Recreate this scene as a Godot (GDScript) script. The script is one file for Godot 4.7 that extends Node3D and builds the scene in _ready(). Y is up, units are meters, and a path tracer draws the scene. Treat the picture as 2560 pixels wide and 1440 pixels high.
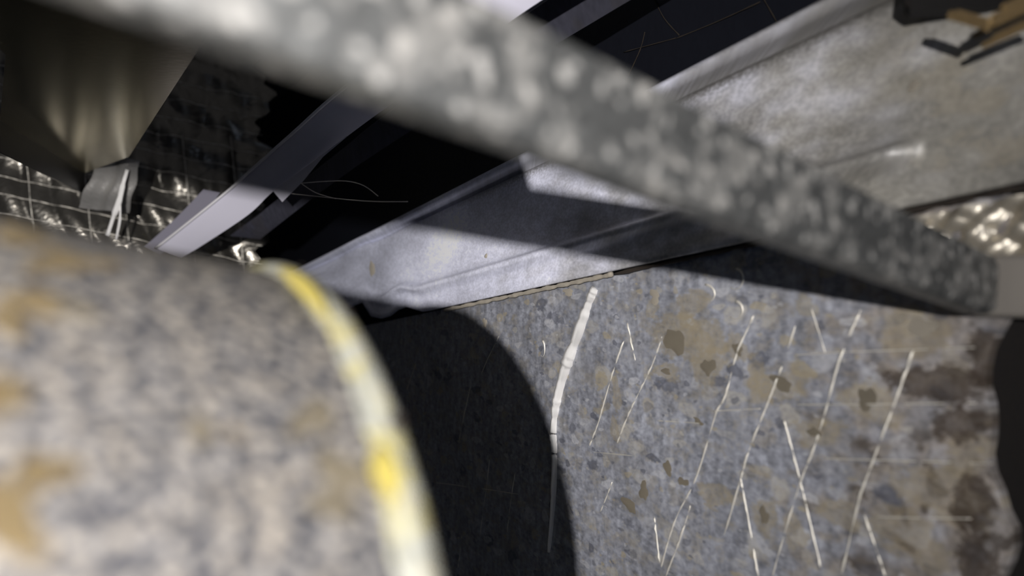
extends Node3D
# A narrow cavity full of ducts and joists, seen by the light of a torch held behind the camera. Metres; the camera sits at the origin and looks along -z.

const F := 1850.0                       # focal length in pixels of a 2560 x 1440 frame
const DIR := Vector3(-0.5172, -0.1179, -0.8477)   # the run of the joist and its neighbours
const LAMP := Vector3(-0.040, 0.0215, 0.25)
var rng := RandomNumberGenerator.new()
var M := {}
var T := {}
var names := {}
var frame := Transform3D.IDENTITY        # where the next single-mesh thing stands
var WB := Basis(Vector3(0.5208, 0, 0.8537), Vector3.UP, Vector3(-0.8537, 0, 0.5208))   # along the duct wall, up, out of it
var WJ := Basis(-DIR, WN.cross(-DIR), WN)   # the same along the slope of the joint

func _ready() -> void:
	rng.seed = 7
	# ---------------------------------------------------------------- camera, air, light, exposure
	var cam := Camera3D.new()
	cam.name = "camera"
	add_child(cam)
	cam.keep_aspect = Camera3D.KEEP_HEIGHT
	var lens := CameraAttributesPhysical.new()
	lens.frustum_near = 0.01
	lens.frustum_far = 20.0
	lens.frustum_focal_length = 30.83
	lens.frustum_focus_distance = 0.44
	lens.exposure_aperture = 7.4
	cam.attributes = lens
	cam.near = 0.01
	cam.fov = rad_to_deg(2.0 * atan(720.0 / F))
	cam.current = true
	var we := WorldEnvironment.new()
	we.name = "environment"
	var e := Environment.new()
	e.background_mode = Environment.BG_COLOR
	e.background_color = Color(0.62, 0.68, 0.80)     # added shadow fill, entering only through an invented opening behind the camera
	e.tonemap_mode = Environment.TONE_MAPPER_LINEAR
	e.tonemap_exposure = 1.0
	e.sdfgi_enabled = true
	e.ssao_enabled = true
	e.ssil_enabled = true
	we.environment = e
	add_child(we)
	var torch := AreaLight3D.new()
	torch.name = "torch_light"
	torch.area_size = Vector2(0.007, 0.007)
	torch.light_energy = 1.05
	torch.light_color = Color(1.0, 0.988, 0.99)
	torch.area_range = 6.0
	torch.area_attenuation = 2.0
	torch.shadow_enabled = true
	add_child(torch)
	torch.position = LAMP
	torch.look_at_from_position(LAMP, LAMP + Vector3(-0.32, -0.03, -0.95), Vector3.UP)

	make_textures()
	make_materials()
	torch_body(torch.transform)
	room()
	foil_duct()
	joist()
	round_duct()
	bar()
	left_side()
	right_side()

# ------------------------------------------------------------------ helpers
func numbered(n: String) -> String:
	if not names.has(n):
		names[n] = 0
		return n
	names[n] += 1
	return "%s_%03d" % [n, names[n]]

func tag(o: Node, label: String, category: String, group := "") -> Node:
	o.set_meta("label", label)
	o.set_meta("category", category)
	if group != "":
		o.set_meta("group", group)
	return o

func thing(n: String, label: String, category: String, at := Vector3.ZERO, turned := Basis(), group := "") -> Node3D:
	var o := Node3D.new()
	o.name = numbered(n)
	add_child(o)
	o.transform = Transform3D(turned, at)
	tag(o, label, category, group)
	return o

func obj(n: String, st: SurfaceTool, m: Material, parent: Node = self) -> MeshInstance3D:
	st.generate_normals()
	var o := MeshInstance3D.new()
	o.mesh = st.commit()
	o.material_override = m
	o.cast_shadow = GeometryInstance3D.SHADOW_CASTING_SETTING_ON
	if parent == self:
		o.name = numbered(n)
		add_child(o)
	else:
		o.name = n
		parent.add_child(o, true)
	# the shapes are worked out where they stand; the mesh is kept in the axes of its thing
	var at: Transform3D = parent.transform if parent != self else frame
	if at != Transform3D.IDENTITY:
		var own := SurfaceTool.new()
		own.append_from(o.mesh, 0, at.affine_inverse())
		o.mesh = own.commit()
	if parent == self:
		o.transform = frame
	return o

func tool_() -> SurfaceTool:
	var st := SurfaceTool.new()
	st.begin(Mesh.PRIMITIVE_TRIANGLES)
	return st

func ray(x: float, y: float) -> Vector3:
	return Vector3((x - 1280.0) / F, (720.0 - y) / F, -1.0)

func P(x: float, y: float, d: float) -> Vector3:
	return ray(x, y) * d

func quad(st: SurfaceTool, a: Vector3, b: Vector3, c: Vector3, d: Vector3, ua: Vector2, ub: Vector2, uc: Vector2, ud: Vector2) -> void:
	st.set_uv(ua); st.add_vertex(a)
	st.set_uv(ub); st.add_vertex(b)
	st.set_uv(uc); st.add_vertex(c)
	st.set_uv(ua); st.add_vertex(a)
	st.set_uv(uc); st.add_vertex(c)
	st.set_uv(ud); st.add_vertex(d)

# a grid of points pts[i][j]; clockwise seen from the side that `toward` lies on
func grid(st: SurfaceTool, pts: Array, uvs: Array, group: int, flip: bool) -> void:
	st.set_smooth_group(group)
	for i in pts.size() - 1:
		for j in pts[i].size() - 1:
			if flip:
				quad(st, pts[i][j], pts[i + 1][j], pts[i + 1][j + 1], pts[i][j + 1], uvs[i][j], uvs[i + 1][j], uvs[i + 1][j + 1], uvs[i][j + 1])
			else:
				quad(st, pts[i][j], pts[i][j + 1], pts[i + 1][j + 1], pts[i + 1][j], uvs[i][j], uvs[i][j + 1], uvs[i + 1][j + 1], uvs[i + 1][j])

# a sheet with thickness: front grid, back grid and rims. `back` is the offset of the back face
func slab(st: SurfaceTool, pts: Array, uvs: Array, back: Vector3, toward := Vector3.ZERO) -> void:
	var ni := pts.size() - 1
	var nj: int = pts[0].size() - 1
	var mi := ni / 2
	var mj := nj / 2
	if mi >= ni: mi = ni - 1
	if mj >= nj: mj = nj - 1
	var a: Vector3 = pts[0][0]; var b: Vector3 = pts[0][nj]; var c: Vector3 = pts[ni][nj]; var d: Vector3 = pts[ni][0]
	# order a, b, c, d is clockwise from the side of -(b-a)x(c-a)... so test it
	var n := -((c - a).cross(d - b))
	var flip := n.dot(toward - a) > 0.0
	# the normal that generate_normals gives to clockwise a, b, c is (c-a)x(b-a)
	var g := (c - a).cross(b - a) + (d - a).cross(c - a)
	flip = g.dot(-back) < 0.0
	grid(st, pts, uvs, 1, flip)
	var bp := []
	for r in pts:
		var q := []
		for p in r:
			q.append(p + back)
		bp.append(q)
	grid(st, bp, uvs, 2, not flip)
	var rim := []
	for j in range(0, nj + 1): rim.append([pts[0][j], uvs[0][j]])
	for i in range(1, ni + 1): rim.append([pts[i][nj], uvs[i][nj]])
	for j in range(nj - 1, -1, -1): rim.append([pts[ni][j], uvs[ni][j]])
	for i in range(ni - 1, -1, -1): rim.append([pts[i][0], uvs[i][0]])
	var r0 := []; var r1 := []; var u0 := []
	for k in rim:
		r0.append(k[0]); r1.append(k[0] + back); u0.append(k[1])
	grid(st, [r0, r1], [u0, u0], -1, not flip)

# a tube along points, radii per point, with rounded ends
func tube(st: SurfaceTool, path: Array, radii: Array, sides := 8, squash := 1.0, up := Vector3.UP, uvk := 20.0) -> void:
	var rows := []
	var uvr := []
	var run := 0.0
	var n := path.size()
	for i in n:
		var t: Vector3 = (path[mini(i + 1, n - 1)] - path[maxi(i - 1, 0)]).normalized()
		var s := t.cross(up).normalized()
		var w := s.cross(t).normalized()
		if i > 0: run += path[i].distance_to(path[i - 1])
		var ring := []; var ru := []
		for k in sides + 1:
			var a := TAU * k / sides
			ring.append(path[i] + (s * cos(a) + w * sin(a) * squash) * radii[i])
			ru.append(Vector2(float(k) / sides, run * uvk))
		rows.append(ring); uvr.append(ru)
	var cap0 := []; var cap1 := []
	for k in sides + 1:
		cap0.append(path[0]); cap1.append(path[n - 1])
	rows.push_front(cap0); uvr.push_front(uvr[0])
	rows.push_back(cap1); uvr.push_back(uvr[uvr.size() - 1])
	grid(st, rows, uvr, 1, false)

func smooth_path(p: Array, per := 6) -> Array:
	var out := []
	for i in p.size() - 1:
		var a: Vector3 = p[maxi(i - 1, 0)]; var b: Vector3 = p[i]; var c: Vector3 = p[i + 1]; var d: Vector3 = p[mini(i + 2, p.size() - 1)]
		for k in per:
			out.append(b.cubic_interpolate(c, a, d, float(k) / per))
	out.append(p[p.size() - 1])
	return out

func solid_box(st: SurfaceTool, at: Transform3D, size: Vector3, bevel := 0.0) -> void:
	# a box with chamfered edges, built from the hull of its cut corners
	var h := size * 0.5
	var b := minf(bevel, minf(h.x, minf(h.y, h.z)) * 0.9)
	st.set_smooth_group(-1)
	var f := func(p: Vector3) -> Vector3: return at * p
	for ax in 3:
		for s in [-1.0, 1.0]:
			var o := [[-1, -1], [-1, 1], [1, 1], [1, -1]]
			var q := []
			for k in o:
				var v := Vector3()
				v[ax] = s * h[ax]
				v[(ax + 1) % 3] = k[0] * (h[(ax + 1) % 3] - b)
				v[(ax + 2) % 3] = k[1] * (h[(ax + 2) % 3] - b)
				q.append(f.call(v))
			if s > 0: quad(st, q[0], q[1], q[2], q[3], Vector2(0, 0), Vector2(0, 1), Vector2(1, 1), Vector2(1, 0))
			else: quad(st, q[3], q[2], q[1], q[0], Vector2(0, 0), Vector2(0, 1), Vector2(1, 1), Vector2(1, 0))
	if b <= 0.0: return
	for ax in 3:   # edges along ax
		for s1 in [-1.0, 1.0]:
			for s2 in [-1.0, 1.0]:
				var y := (ax + 1) % 3
				var z := (ax + 2) % 3
				var q := []
				for k in [[-1, 0], [1, 0], [1, 1], [-1, 1]]:
					var v := Vector3()
					v[ax] = k[0] * (h[ax] - b)
					v[y] = s1 * (h[y] if k[1] == 0 else h[y] - b)
					v[z] = s2 * (h[z] - b if k[1] == 0 else h[z])
					q.append(f.call(v))
				if s1 * s2 > 0: quad(st, q[3], q[2], q[1], q[0], Vector2(0, 0), Vector2(0, 1), Vector2(1, 1), Vector2(1, 0))
				else: quad(st, q[0], q[1], q[2], q[3], Vector2(0, 0), Vector2(0, 1), Vector2(1, 1), Vector2(1, 0))
	for sx in [-1.0, 1.0]:
		for sy in [-1.0, 1.0]:
			for sz in [-1.0, 1.0]:
				var a: Vector3 = f.call(Vector3(sx * h.x, sy * (h.y - b), sz * (h.z - b)))
				var c: Vector3 = f.call(Vector3(sx * (h.x - b), sy * h.y, sz * (h.z - b)))
				var d: Vector3 = f.call(Vector3(sx * (h.x - b), sy * (h.y - b), sz * h.z))
				for v in ([a, d, c] if sx * sy * sz > 0 else [a, c, d]):
					st.set_uv(Vector2.ZERO); st.add_vertex(v)

# a low dome with a wavy outline lying on a surface: splats of dirt, blisters
func dome(st: SurfaceTool, c: Vector3, n: Vector3, r1: float, r2: float, turn: float, high: float, wave: float, power := 2.0) -> void:
	var e1 := n.cross(Vector3.UP).normalized().rotated(n, turn)
	var e2 := n.cross(e1)
	var sides := 22
	var ph := rng.randf() * TAU
	var ph2 := rng.randf() * TAU
	var rows := []; var uvr := []
	for i in 6:
		var q := i / 5.0
		var ring := []; var ru := []
		for k in sides + 1:
			var a := TAU * (k % sides) / sides
			var w := 1.0 + wave * (sin(2 * a + ph) * 0.5 + sin(3 * a + ph2) * 0.5 + sin(5 * a + ph) * 0.35 + sin(8 * a + ph2) * 0.2 + sin(11 * a) * 0.15)
			var p := c + (e1 * cos(a) * r1 + e2 * sin(a) * r2) * q * w + n * high * (1.0 - pow(q, power))
			ring.append(p)
			ru.append(Vector2(cos(a), sin(a)) * q * 0.2 + Vector2(ph, ph2))
		rows.append(ring); uvr.append(ru)
	var va: Vector3 = rows[1][0]; var vb: Vector3 = rows[1][1]; var vc: Vector3 = rows[2][0]
	var flip := (vc - va).cross(vb - va).dot(n) > 0.0
	grid(st, rows, uvr, 1, flip)

# ------------------------------------------------------------------ textures
func noise(freq: float, oct: int, seed_: int, kind := FastNoiseLite.TYPE_SIMPLEX_SMOOTH, size := 512, high := 512) -> PackedByteArray:
	var n := FastNoiseLite.new()
	n.noise_type = kind
	n.frequency = freq
	n.seed = seed_
	n.fractal_octaves = oct
	n.fractal_type = FastNoiseLite.FRACTAL_FBM if oct > 1 else FastNoiseLite.FRACTAL_NONE
	if kind == FastNoiseLite.TYPE_CELLULAR:
		n.cellular_return_type = FastNoiseLite.RETURN_DISTANCE
	var im := n.get_seamless_image(size, high)
	if high != size: im.resize(size, size, Image.INTERPOLATE_CUBIC)
	im.convert(Image.FORMAT_L8)
	return im.get_data()

func blend3(size: int, fn: Callable) -> ImageTexture:
	var b := PackedByteArray()
	b.resize(size * size * 3)
	for i in size * size:
		var c: Vector3 = fn.call(i)
		b[i * 3] = clampi(int(c.x), 0, 255)
		b[i * 3 + 1] = clampi(int(c.y), 0, 255)
		b[i * 3 + 2] = clampi(int(c.z), 0, 255)
	var im := Image.create_from_data(size, size, false, Image.FORMAT_RGB8, b)
	im.generate_mipmaps()
	return ImageTexture.create_from_image(im)

func gray(a: PackedByteArray, size := 512) -> ImageTexture:
	return ImageTexture.create_from_image(Image.create_from_data(size, size, false, Image.FORMAT_L8, a))

func st(v: float, a: float, b: float) -> float:
	return smoothstep(a, b, v)

func make_textures() -> void:
	var fine := noise(0.11, 3, 1)
	var mid := noise(0.035, 3, 2)
	var big := noise(0.010, 3, 3)
	var cell := noise(0.030, 1, 4, FastNoiseLite.TYPE_CELLULAR)
	var cell2 := noise(0.060, 1, 5, FastNoiseLite.TYPE_CELLULAR)
	var mid2 := noise(0.045, 2, 6)
	# round duct: blue-grey zinc under blotches of pale dust and ochre stains
	T.duct = blend3(512, func(i):
		var m: float = st(mid[i] * 0.6 + mid2[i] * 0.4, 98, 158)
		var c := Vector3(48, 49, 55).lerp(Vector3(134, 130, 124), m)
		c = c.lerp(Vector3(148, 139, 124), 0.6 * st(mid2[i] + big[i] * 0.5, 215, 245))
		return c * (0.88 + fine[i] * 0.0010))
	# bar: grey zinc with round pale dust spots
	T.bar = blend3(512, func(i):
		var c := Vector3(117, 118, 116) * (0.84 + mid[i] * 0.0012)
		c = c.lerp(Vector3(156, 153, 147), 0.65 * (1.0 - st(cell[i] + (mid[i] - 128) * 0.5, 16, 60)))
		return c.lerp(Vector3(136, 132, 125), 0.4 * st(big[i] * 0.7 + mid2[i] * 0.4, 138, 172)))
	T.bar_metal = blend3(512, func(i):
		var d: float = maxf(1.0 - st(cell[i] + (mid[i] - 128) * 0.5, 14, 52), 0.5 * st(big[i] * 0.7 + mid2[i] * 0.4, 138, 172))
		var v: float = 235.0 * (1.0 - 0.7 * d)
		return Vector3(v, v, v))
	# joist: pale lilac zinc, fine grained
	T.sheet = blend3(512, func(i):
		var v: float = 0.92 + mid[i] * 0.0005 + (fine[i] - 128) * 0.0008 + (big[i] - 128) * 0.0006
		var c := Vector3(182, 182, 190) * v
		return c.lerp(Vector3(176, 168, 152), 0.35 * st(big[i] + mid2[i] * 0.3, 185, 225)))
	# the joist's web once more, unrolled along its whole length: pale zinc, near end dirtied and also darkened to even out the torchlight
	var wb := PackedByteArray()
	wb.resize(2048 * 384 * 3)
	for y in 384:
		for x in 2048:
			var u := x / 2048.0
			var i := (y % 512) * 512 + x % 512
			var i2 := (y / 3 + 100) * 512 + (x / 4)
			var dirt := smoothstep(0.50, 0.98, u + (mid2[i2] - 128) * 0.0008 + (y - 190) * 0.0003)  # real dirt and painted dimming of the near end together
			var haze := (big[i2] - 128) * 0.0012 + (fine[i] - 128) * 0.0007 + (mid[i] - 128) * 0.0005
			var c := Vector3(204, 206, 220).lerp(Vector3(228, 229, 243), smoothstep(0.18, 0.42, u)) * (1.0 + haze)  # far end also toned to balance the falling torchlight
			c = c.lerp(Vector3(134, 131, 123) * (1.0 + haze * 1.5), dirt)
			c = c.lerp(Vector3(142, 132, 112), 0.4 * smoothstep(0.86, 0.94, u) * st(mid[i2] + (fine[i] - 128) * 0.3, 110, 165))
			var gv := (y - 55.0 + (fine[i] - 128) * 0.05) / 16.0     # shade of the groove, painted as a dark band
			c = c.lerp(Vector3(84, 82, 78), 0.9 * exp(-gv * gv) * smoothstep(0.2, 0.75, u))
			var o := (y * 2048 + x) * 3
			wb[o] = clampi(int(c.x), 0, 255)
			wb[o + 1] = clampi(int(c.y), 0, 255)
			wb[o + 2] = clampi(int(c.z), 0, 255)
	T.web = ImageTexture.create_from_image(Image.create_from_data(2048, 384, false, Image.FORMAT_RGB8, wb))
	# foil: slate aluminium under speckles of dust
	var grain2 := noise(0.018, 5, 12)
	var streak := noise(0.05, 4, 15, FastNoiseLite.TYPE_SIMPLEX_SMOOTH, 512, 128)
	face_texture(fine, mid, mid2, streak, grain2)
	T.cream = blend3(512, func(i):
		var c := Vector3(120, 120, 111) * (0.86 + mid[i] * 0.0009)
		c = c.lerp(Vector3(132, 124, 78), 0.75 * st(big[i] * 0.6 + mid2[i] * 0.5, 132, 172))
		return c.lerp(Vector3(140, 124, 96), 0.5 * (1.0 - st(cell[i], 14, 34))))
	T.dirt = blend3(512, func(i):
		return Vector3(178, 166, 144) * (0.72 + mid[i] * 0.0014 + fine[i] * 0.0008))
	T.wood = blend3(512, func(i):
		var x: int = i % 512
		var y: int = i / 512
		var g: int = fine[(y / 12 * 512 + x) % 262144]
		return Vector3(164, 136, 88) * (0.45 + g * 0.0032 + mid[i] * 0.0010))
	T.fine = gray(fine)
	T.mid = gray(mid)
	T.big = gray(big)

# the foil face unrolled along the duct: slate aluminium, soft spots of dust, scratches, brown grime towards the torn end
const FACE := Rect2(-0.20, -0.31, 0.38, 0.37)
func face_texture(fine: PackedByteArray, mid: PackedByteArray, mid2: PackedByteArray, streak: PackedByteArray, grain2: PackedByteArray) -> void:
	var W := 2048
	var H := 1536
	var f := PackedByteArray()
	f.resize(W * H * 3)
	var g := RandomNumberGenerator.new()
	g.seed = 21
	for y in H:
		for x in W:
			var i := (y % 512) * 512 + x % 512
			var i2 := ((y / 2 + 77) % 512) * 512 + (x / 2) % 512
			var k := 0.58 + streak[i] * 0.0013 + fine[i2] * 0.0014 + fine[i] * 0.0008
			var c := Vector3(139, 141, 148) * k
			c = c.lerp(Vector3(146, 144, 142), 0.28 * st(grain2[i2] + (fine[i] - 128) * 0.5, 118, 190))
			c = c.lerp(Vector3(142, 132, 112), 0.30 * st(mid2[i2] + (fine[i] - 128) * 0.5, 135, 200))
			var u := float(x) / W
			var old := smoothstep(0.80, 0.93, u + (mid2[i2] - 128) * 0.0004)
			c = c.lerp(Vector3(132, 120, 106) * k, 0.55 * old)
			c = c.lerp(Vector3(58, 51, 45), 0.75 * old * smoothstep(0.20, 0.34, float(y) / H) * st(mid[i2] + (fine[i2] - 128) * 0.5, 142, 172))
			var o := (y * W + x) * 3
			f[o] = clampi(int(c.x), 0, 255); f[o + 1] = clampi(int(c.y), 0, 255); f[o + 2] = clampi(int(c.z), 0, 255)
	var spots := []
	for n in 5200:   # settled dust
		var r := 0.0006 + 0.0026 * pow(g.randf(), 4.0)
		var tint := [Vector3(178, 173, 162), Vector3(168, 156, 130), Vector3(188, 188, 190), Vector3(84, 86, 95)][g.randi() % 4] as Vector3
		spots.append([Vector2(FACE.position.x + g.randf() * FACE.size.x, FACE.position.y + g.randf() * FACE.size.y), r, r * g.randf_range(0.8, 1.6), tint, g.randf_range(0.3, 0.8)])
	for b in [[1700, 842, 70, 60], [1760, 838, 50, 50], [1727, 760, 40, 34], [2170, 1000, 44, 56], [1950, 965, 56, 44], [1900, 960, 30, 50], [1770, 915, 36, 44], [1910, 1290, 24, 48], [1790, 1240, 40, 30], [2040, 1080, 44, 34], [1840, 870, 30, 32], [2100, 1285, 34, 40], [1985, 1330, 28, 40],
			[2350, 1230, 70, 80], [2260, 1330, 60, 70], [2420, 1130, 50, 50], [2282, 830, 70, 50], [1540, 990, 14, 40], [1535, 1075, 12, 30], [1665, 930, 30, 24]]:
		var c := on_wall(b[0], b[1])
		var dd := -c.z / F
		spots.append([Vector2(c.x, c.y), b[2] * dd * 0.75, b[3] * dd, Vector3(154, 142, 118), 0.6])
	for b in [[2345, 960, 75, 55], [2400, 1060, 50, 40], [2430, 1250, 40, 60], [2440, 1390, 40, 60], [2460, 900, 30, 60]]:
		var c := on_wall(b[0], b[1])
		var dd := -c.z / F
		spots.append([Vector2(c.x, c.y), b[2] * dd * 0.75, b[3] * dd, Vector3(62, 53, 45), 0.75])
	for q in spots:
		var cx := int((q[0].x - FACE.position.x) / FACE.size.x * W)
		var cy := int((FACE.end.y - q[0].y) / FACE.size.y * H)
		var rx := maxi(2, int(q[1] / FACE.size.x * W))
		var ry := maxi(2, int(q[2] / FACE.size.y * H))
		var ph := g.randf() * TAU
		for y in range(maxi(0, cy - ry * 2), mini(H, cy + ry * 2)):
			for x in range(maxi(0, cx - rx * 2), mini(W, cx + rx * 2)):
				var dx := float(x - cx) / rx
				var dy := float(y - cy) / ry
				var a := atan2(dy, dx)
				var i := (y % 512) * 512 + x % 512
				var d := sqrt(dx * dx + dy * dy) * (1.0 + 0.18 * sin(2 * a + ph) + 0.12 * sin(3 * a - ph)) + (fine[i] - 128) * 0.0022 + (mid[i] - 128) * 0.003
				if d > 1.15: continue
				var k: float = q[4] * (1.0 - smoothstep(0.75, 1.15, d)) * (0.7 + 0.3 * smoothstep(0.3, 1.0, d)) * (0.72 + fine[i] * 0.0024)
				var o := (y * W + x) * 3
				f[o] = int(lerpf(f[o], q[3].x, k)); f[o + 1] = int(lerpf(f[o + 1], q[3].y, k)); f[o + 2] = int(lerpf(f[o + 2], q[3].z, k))
	for n in 260:   # fine scratches, most of them upright
		var x := g.randf() * W
		var y := g.randf() * H
		var lean := g.randfn(-0.12, 0.16)
		var k := g.randf_range(0.10, 0.34)
		for t in int(g.randf_range(40, 240)):
			var xi := int(x + lean * t + 1.5 * sin(t * 0.03 + n))
			var yi := int(y) + t
			if xi < 0 or yi < 0 or xi >= W - 1 or yi >= H: break
			var o := (yi * W + xi) * 3
			for e in 3: f[o + e] = int(lerpf(f[o + e], 200, k * sin(PI * minf(1.0, t / 60.0 + 0.2))))
	var im := Image.create_from_data(W, H, false, Image.FORMAT_RGB8, f)
	T.face = ImageTexture.create_from_image(im)

func mat(tex, tile: float, rough: float, metal: float, bump = null, deep := 0.0, color := Color.WHITE) -> StandardMaterial3D:
	var m := StandardMaterial3D.new()
	m.albedo_color = color
	if tex: m.albedo_texture = tex
	m.uv1_scale = Vector3(1.0 / tile, 1.0 / tile, 1.0)
	m.roughness = rough
	m.metallic = metal
	if bump:
		m.heightmap_enabled = true
		m.heightmap_texture = bump
		m.heightmap_scale = deep
	return m

func make_materials() -> void:
	M.duct = mat(T.duct, 0.055, 0.55, 0.3, T.mid, 0.02)
	M.bar = mat(T.bar, 0.085, 0.55, 1.0)
	M.bar.metallic_texture = T.bar_metal
	M.sheet = mat(T.sheet, 0.22, 0.45, 0.15, T.fine, 0.008)
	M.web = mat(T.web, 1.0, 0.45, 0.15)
	M.foil = mat(T.face, 1.0, 0.42, 0.22)
	M.thread = mat(null, 1.0, 0.55, 0.6, null, 0.0, Color(0.86, 0.84, 0.79))
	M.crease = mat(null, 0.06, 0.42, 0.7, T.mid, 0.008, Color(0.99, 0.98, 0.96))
	M.cream = mat(T.cream, 0.08, 0.5, 0.0, T.mid, 0.03)
	M.yellow = mat(null, 0.05, 0.4, 0.0, T.mid, 0.02, Color(0.82, 0.75, 0.38))
	M.pit = mat(null, 1.0, 0.8, 0.0, null, 0.0, Color(0.13, 0.09, 0.05))
	M.dirt = mat(T.dirt, 0.02, 0.9, 0.0, T.fine, 0.05, Color(0.9, 0.9, 0.89))
	M.stain = mat(T.dirt, 0.05, 0.8, 0.0, T.fine, 0.02, Color(0.72, 0.66, 0.5))
	M.stain_pale = mat(T.dirt, 0.05, 0.8, 0.0, T.fine, 0.02, Color(0.72, 0.71, 0.67))
	M.dirt_pale = mat(T.dirt, 0.05, 0.9, 0.0, T.fine, 0.02, Color(1.08, 1.10, 1.14))
	M.dirt_dark = mat(T.dirt, 0.05, 0.9, 0.0, T.fine, 0.02, Color(0.3, 0.26, 0.22))
	M.grime = mat(T.dirt, 0.05, 0.9, 0.0, T.fine, 0.02, Color(0.36, 0.33, 0.3))
	M.bright_foil = mat(null, 0.12, 0.28, 0.92, T.mid, 0.03, Color(0.48, 0.465, 0.43))
	M.crumple = mat(null, 0.12, 0.4, 0.7, T.mid, 0.03, Color(0.72, 0.69, 0.63))
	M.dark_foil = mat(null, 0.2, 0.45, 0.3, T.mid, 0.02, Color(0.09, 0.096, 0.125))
	M.strip = mat(T.mid, 0.5, 0.45, 0.0, null, 0.0, Color(0.78, 0.77, 0.81))
	M.strip.albedo_texture = null
	M.strip_bead = mat(null, 1.0, 0.5, 0.0, null, 0.0, Color(0.86, 0.85, 0.85))
	M.strip_edge = mat(null, 1.0, 0.5, 0.0, null, 0.0, Color(0.5, 0.49, 0.53))
	M.channel = mat(T.sheet, 0.3, 0.5, 0.3, null, 0.0, Color(0.34, 0.34, 0.37))
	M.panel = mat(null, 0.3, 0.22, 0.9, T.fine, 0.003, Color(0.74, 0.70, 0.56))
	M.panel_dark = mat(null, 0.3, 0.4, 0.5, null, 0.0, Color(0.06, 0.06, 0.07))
	M.tape = mat(null, 0.1, 0.42, 0.6, T.mid, 0.03, Color(0.66, 0.65, 0.63))
	M.bracket = mat(T.mid, 0.1, 0.6, 0.2, null, 0.0, Color(0.46, 0.44, 0.41))
	M.bracket.albedo_texture = null
	M.wood = mat(T.wood, 0.06, 0.8, 0.0, T.fine, 0.03)
	M.dark_wood = mat(T.wood, 0.1, 0.85, 0.0, T.fine, 0.03, Color(0.11, 0.09, 0.07))
	M.fibre = mat(null, 1.0, 0.4, 0.0, null, 0.0, Color(0.75, 0.72, 0.68))
	M.concrete = mat(T.big, 0.6, 0.9, 0.0, null, 0.0, Color(0.92, 0.93, 0.97))
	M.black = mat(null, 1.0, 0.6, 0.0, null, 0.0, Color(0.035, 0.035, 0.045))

# ------------------------------------------------------------------ the torch: a short black tube, shaped to dim the beam sideways, round its glowing chip
func torch_body(at: Transform3D) -> void:
	var t := Node3D.new()
	t.name = "torch_lamp"
	add_child(t)
	t.transform = at
	tag(t, "small black torch held behind the camera lighting the cavity", "torch")
	var prof := [Vector2(0.0072, 0.0052), Vector2(0.0074, 0.0060), Vector2(0.0070, 0.0066), Vector2(-0.010, 0.0066), Vector2(-0.012, 0.0085), Vector2(-0.050, 0.0085), Vector2(-0.052, 0.0060), Vector2(-0.052, 0.0002), Vector2(-0.003, 0.0002), Vector2(-0.003, 0.0052), Vector2(0.0072, 0.0052)]
	var rows := []; var uvr := []
	for i in 33:
		var a := TAU * i / 32.0
		var c := []; var u := []
		for k in prof:
			c.append(at * Vector3(cos(a) * k.y, sin(a) * k.y, -k.x)); u.append(Vector2(a, k.x))
		rows.append(c); uvr.append(u)
	var s := tool_()
	grid(s, rows, uvr, -1, true)
	obj("beam_shroud", s, M.black, t)
	s = tool_()
	solid_box(s, at * Transform3D(Basis(), Vector3(0, 0, 0.0014)), Vector3(0.006, 0.006, 0.0016), 0.0003)
	var glow := StandardMaterial3D.new()
	glow.albedo_color = Color(0.9, 0.88, 0.8)
	glow.emission_enabled = true
	glow.emission = Color(1.0, 0.97, 0.92)
	glow.emission_energy_multiplier = 2.0
	obj("led_chip", s, glow, t)

# ------------------------------------------------------------------ the setting
func room() -> void:
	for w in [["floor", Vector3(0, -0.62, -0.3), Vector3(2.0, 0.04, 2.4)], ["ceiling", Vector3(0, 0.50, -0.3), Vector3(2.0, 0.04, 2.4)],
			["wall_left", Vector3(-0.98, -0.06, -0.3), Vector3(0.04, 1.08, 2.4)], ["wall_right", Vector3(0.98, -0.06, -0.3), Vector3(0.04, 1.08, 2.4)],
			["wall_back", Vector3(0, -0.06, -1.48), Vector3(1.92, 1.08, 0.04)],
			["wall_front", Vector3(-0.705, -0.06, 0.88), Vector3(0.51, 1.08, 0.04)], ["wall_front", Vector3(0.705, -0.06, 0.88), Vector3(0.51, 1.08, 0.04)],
			["wall_front", Vector3(0, 0.36, 0.88), Vector3(0.90, 0.24, 0.04)], ["wall_front", Vector3(0, -0.48, 0.88), Vector3(0.90, 0.24, 0.04)]]:  # these four leave the added opening for the fill light
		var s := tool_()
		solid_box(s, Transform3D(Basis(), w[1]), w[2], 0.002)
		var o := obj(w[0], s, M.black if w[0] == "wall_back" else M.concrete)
		o.set_meta("kind", "structure")

# ------------------------------------------------------------------ the foil-faced wall of the rectangular duct: a vertical plane along DIR
const WN := Vector3(-0.8537, 0.0, 0.5208)      # towards the camera's side
const WD := -0.24900                            # WN . point

func on_wall(x: float, y: float, proud := 0.0) -> Vector3:
	var r := ray(x, y)
	return r * ((WD + proud) / WN.dot(r))

func wall_uv(p: Vector3) -> Vector2:
	return Vector2(p.x / 0.5208, p.y)

func wall_h(p: Vector3) -> float:          # soft dents of the foil
	var q := wall_uv(p)
	return 0.0012 * sin(q.x * 38 + 1.3) * sin(q.y * 29 + 0.4) + 0.0007 * sin(q.x * 90 + q.y * 40)

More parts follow.
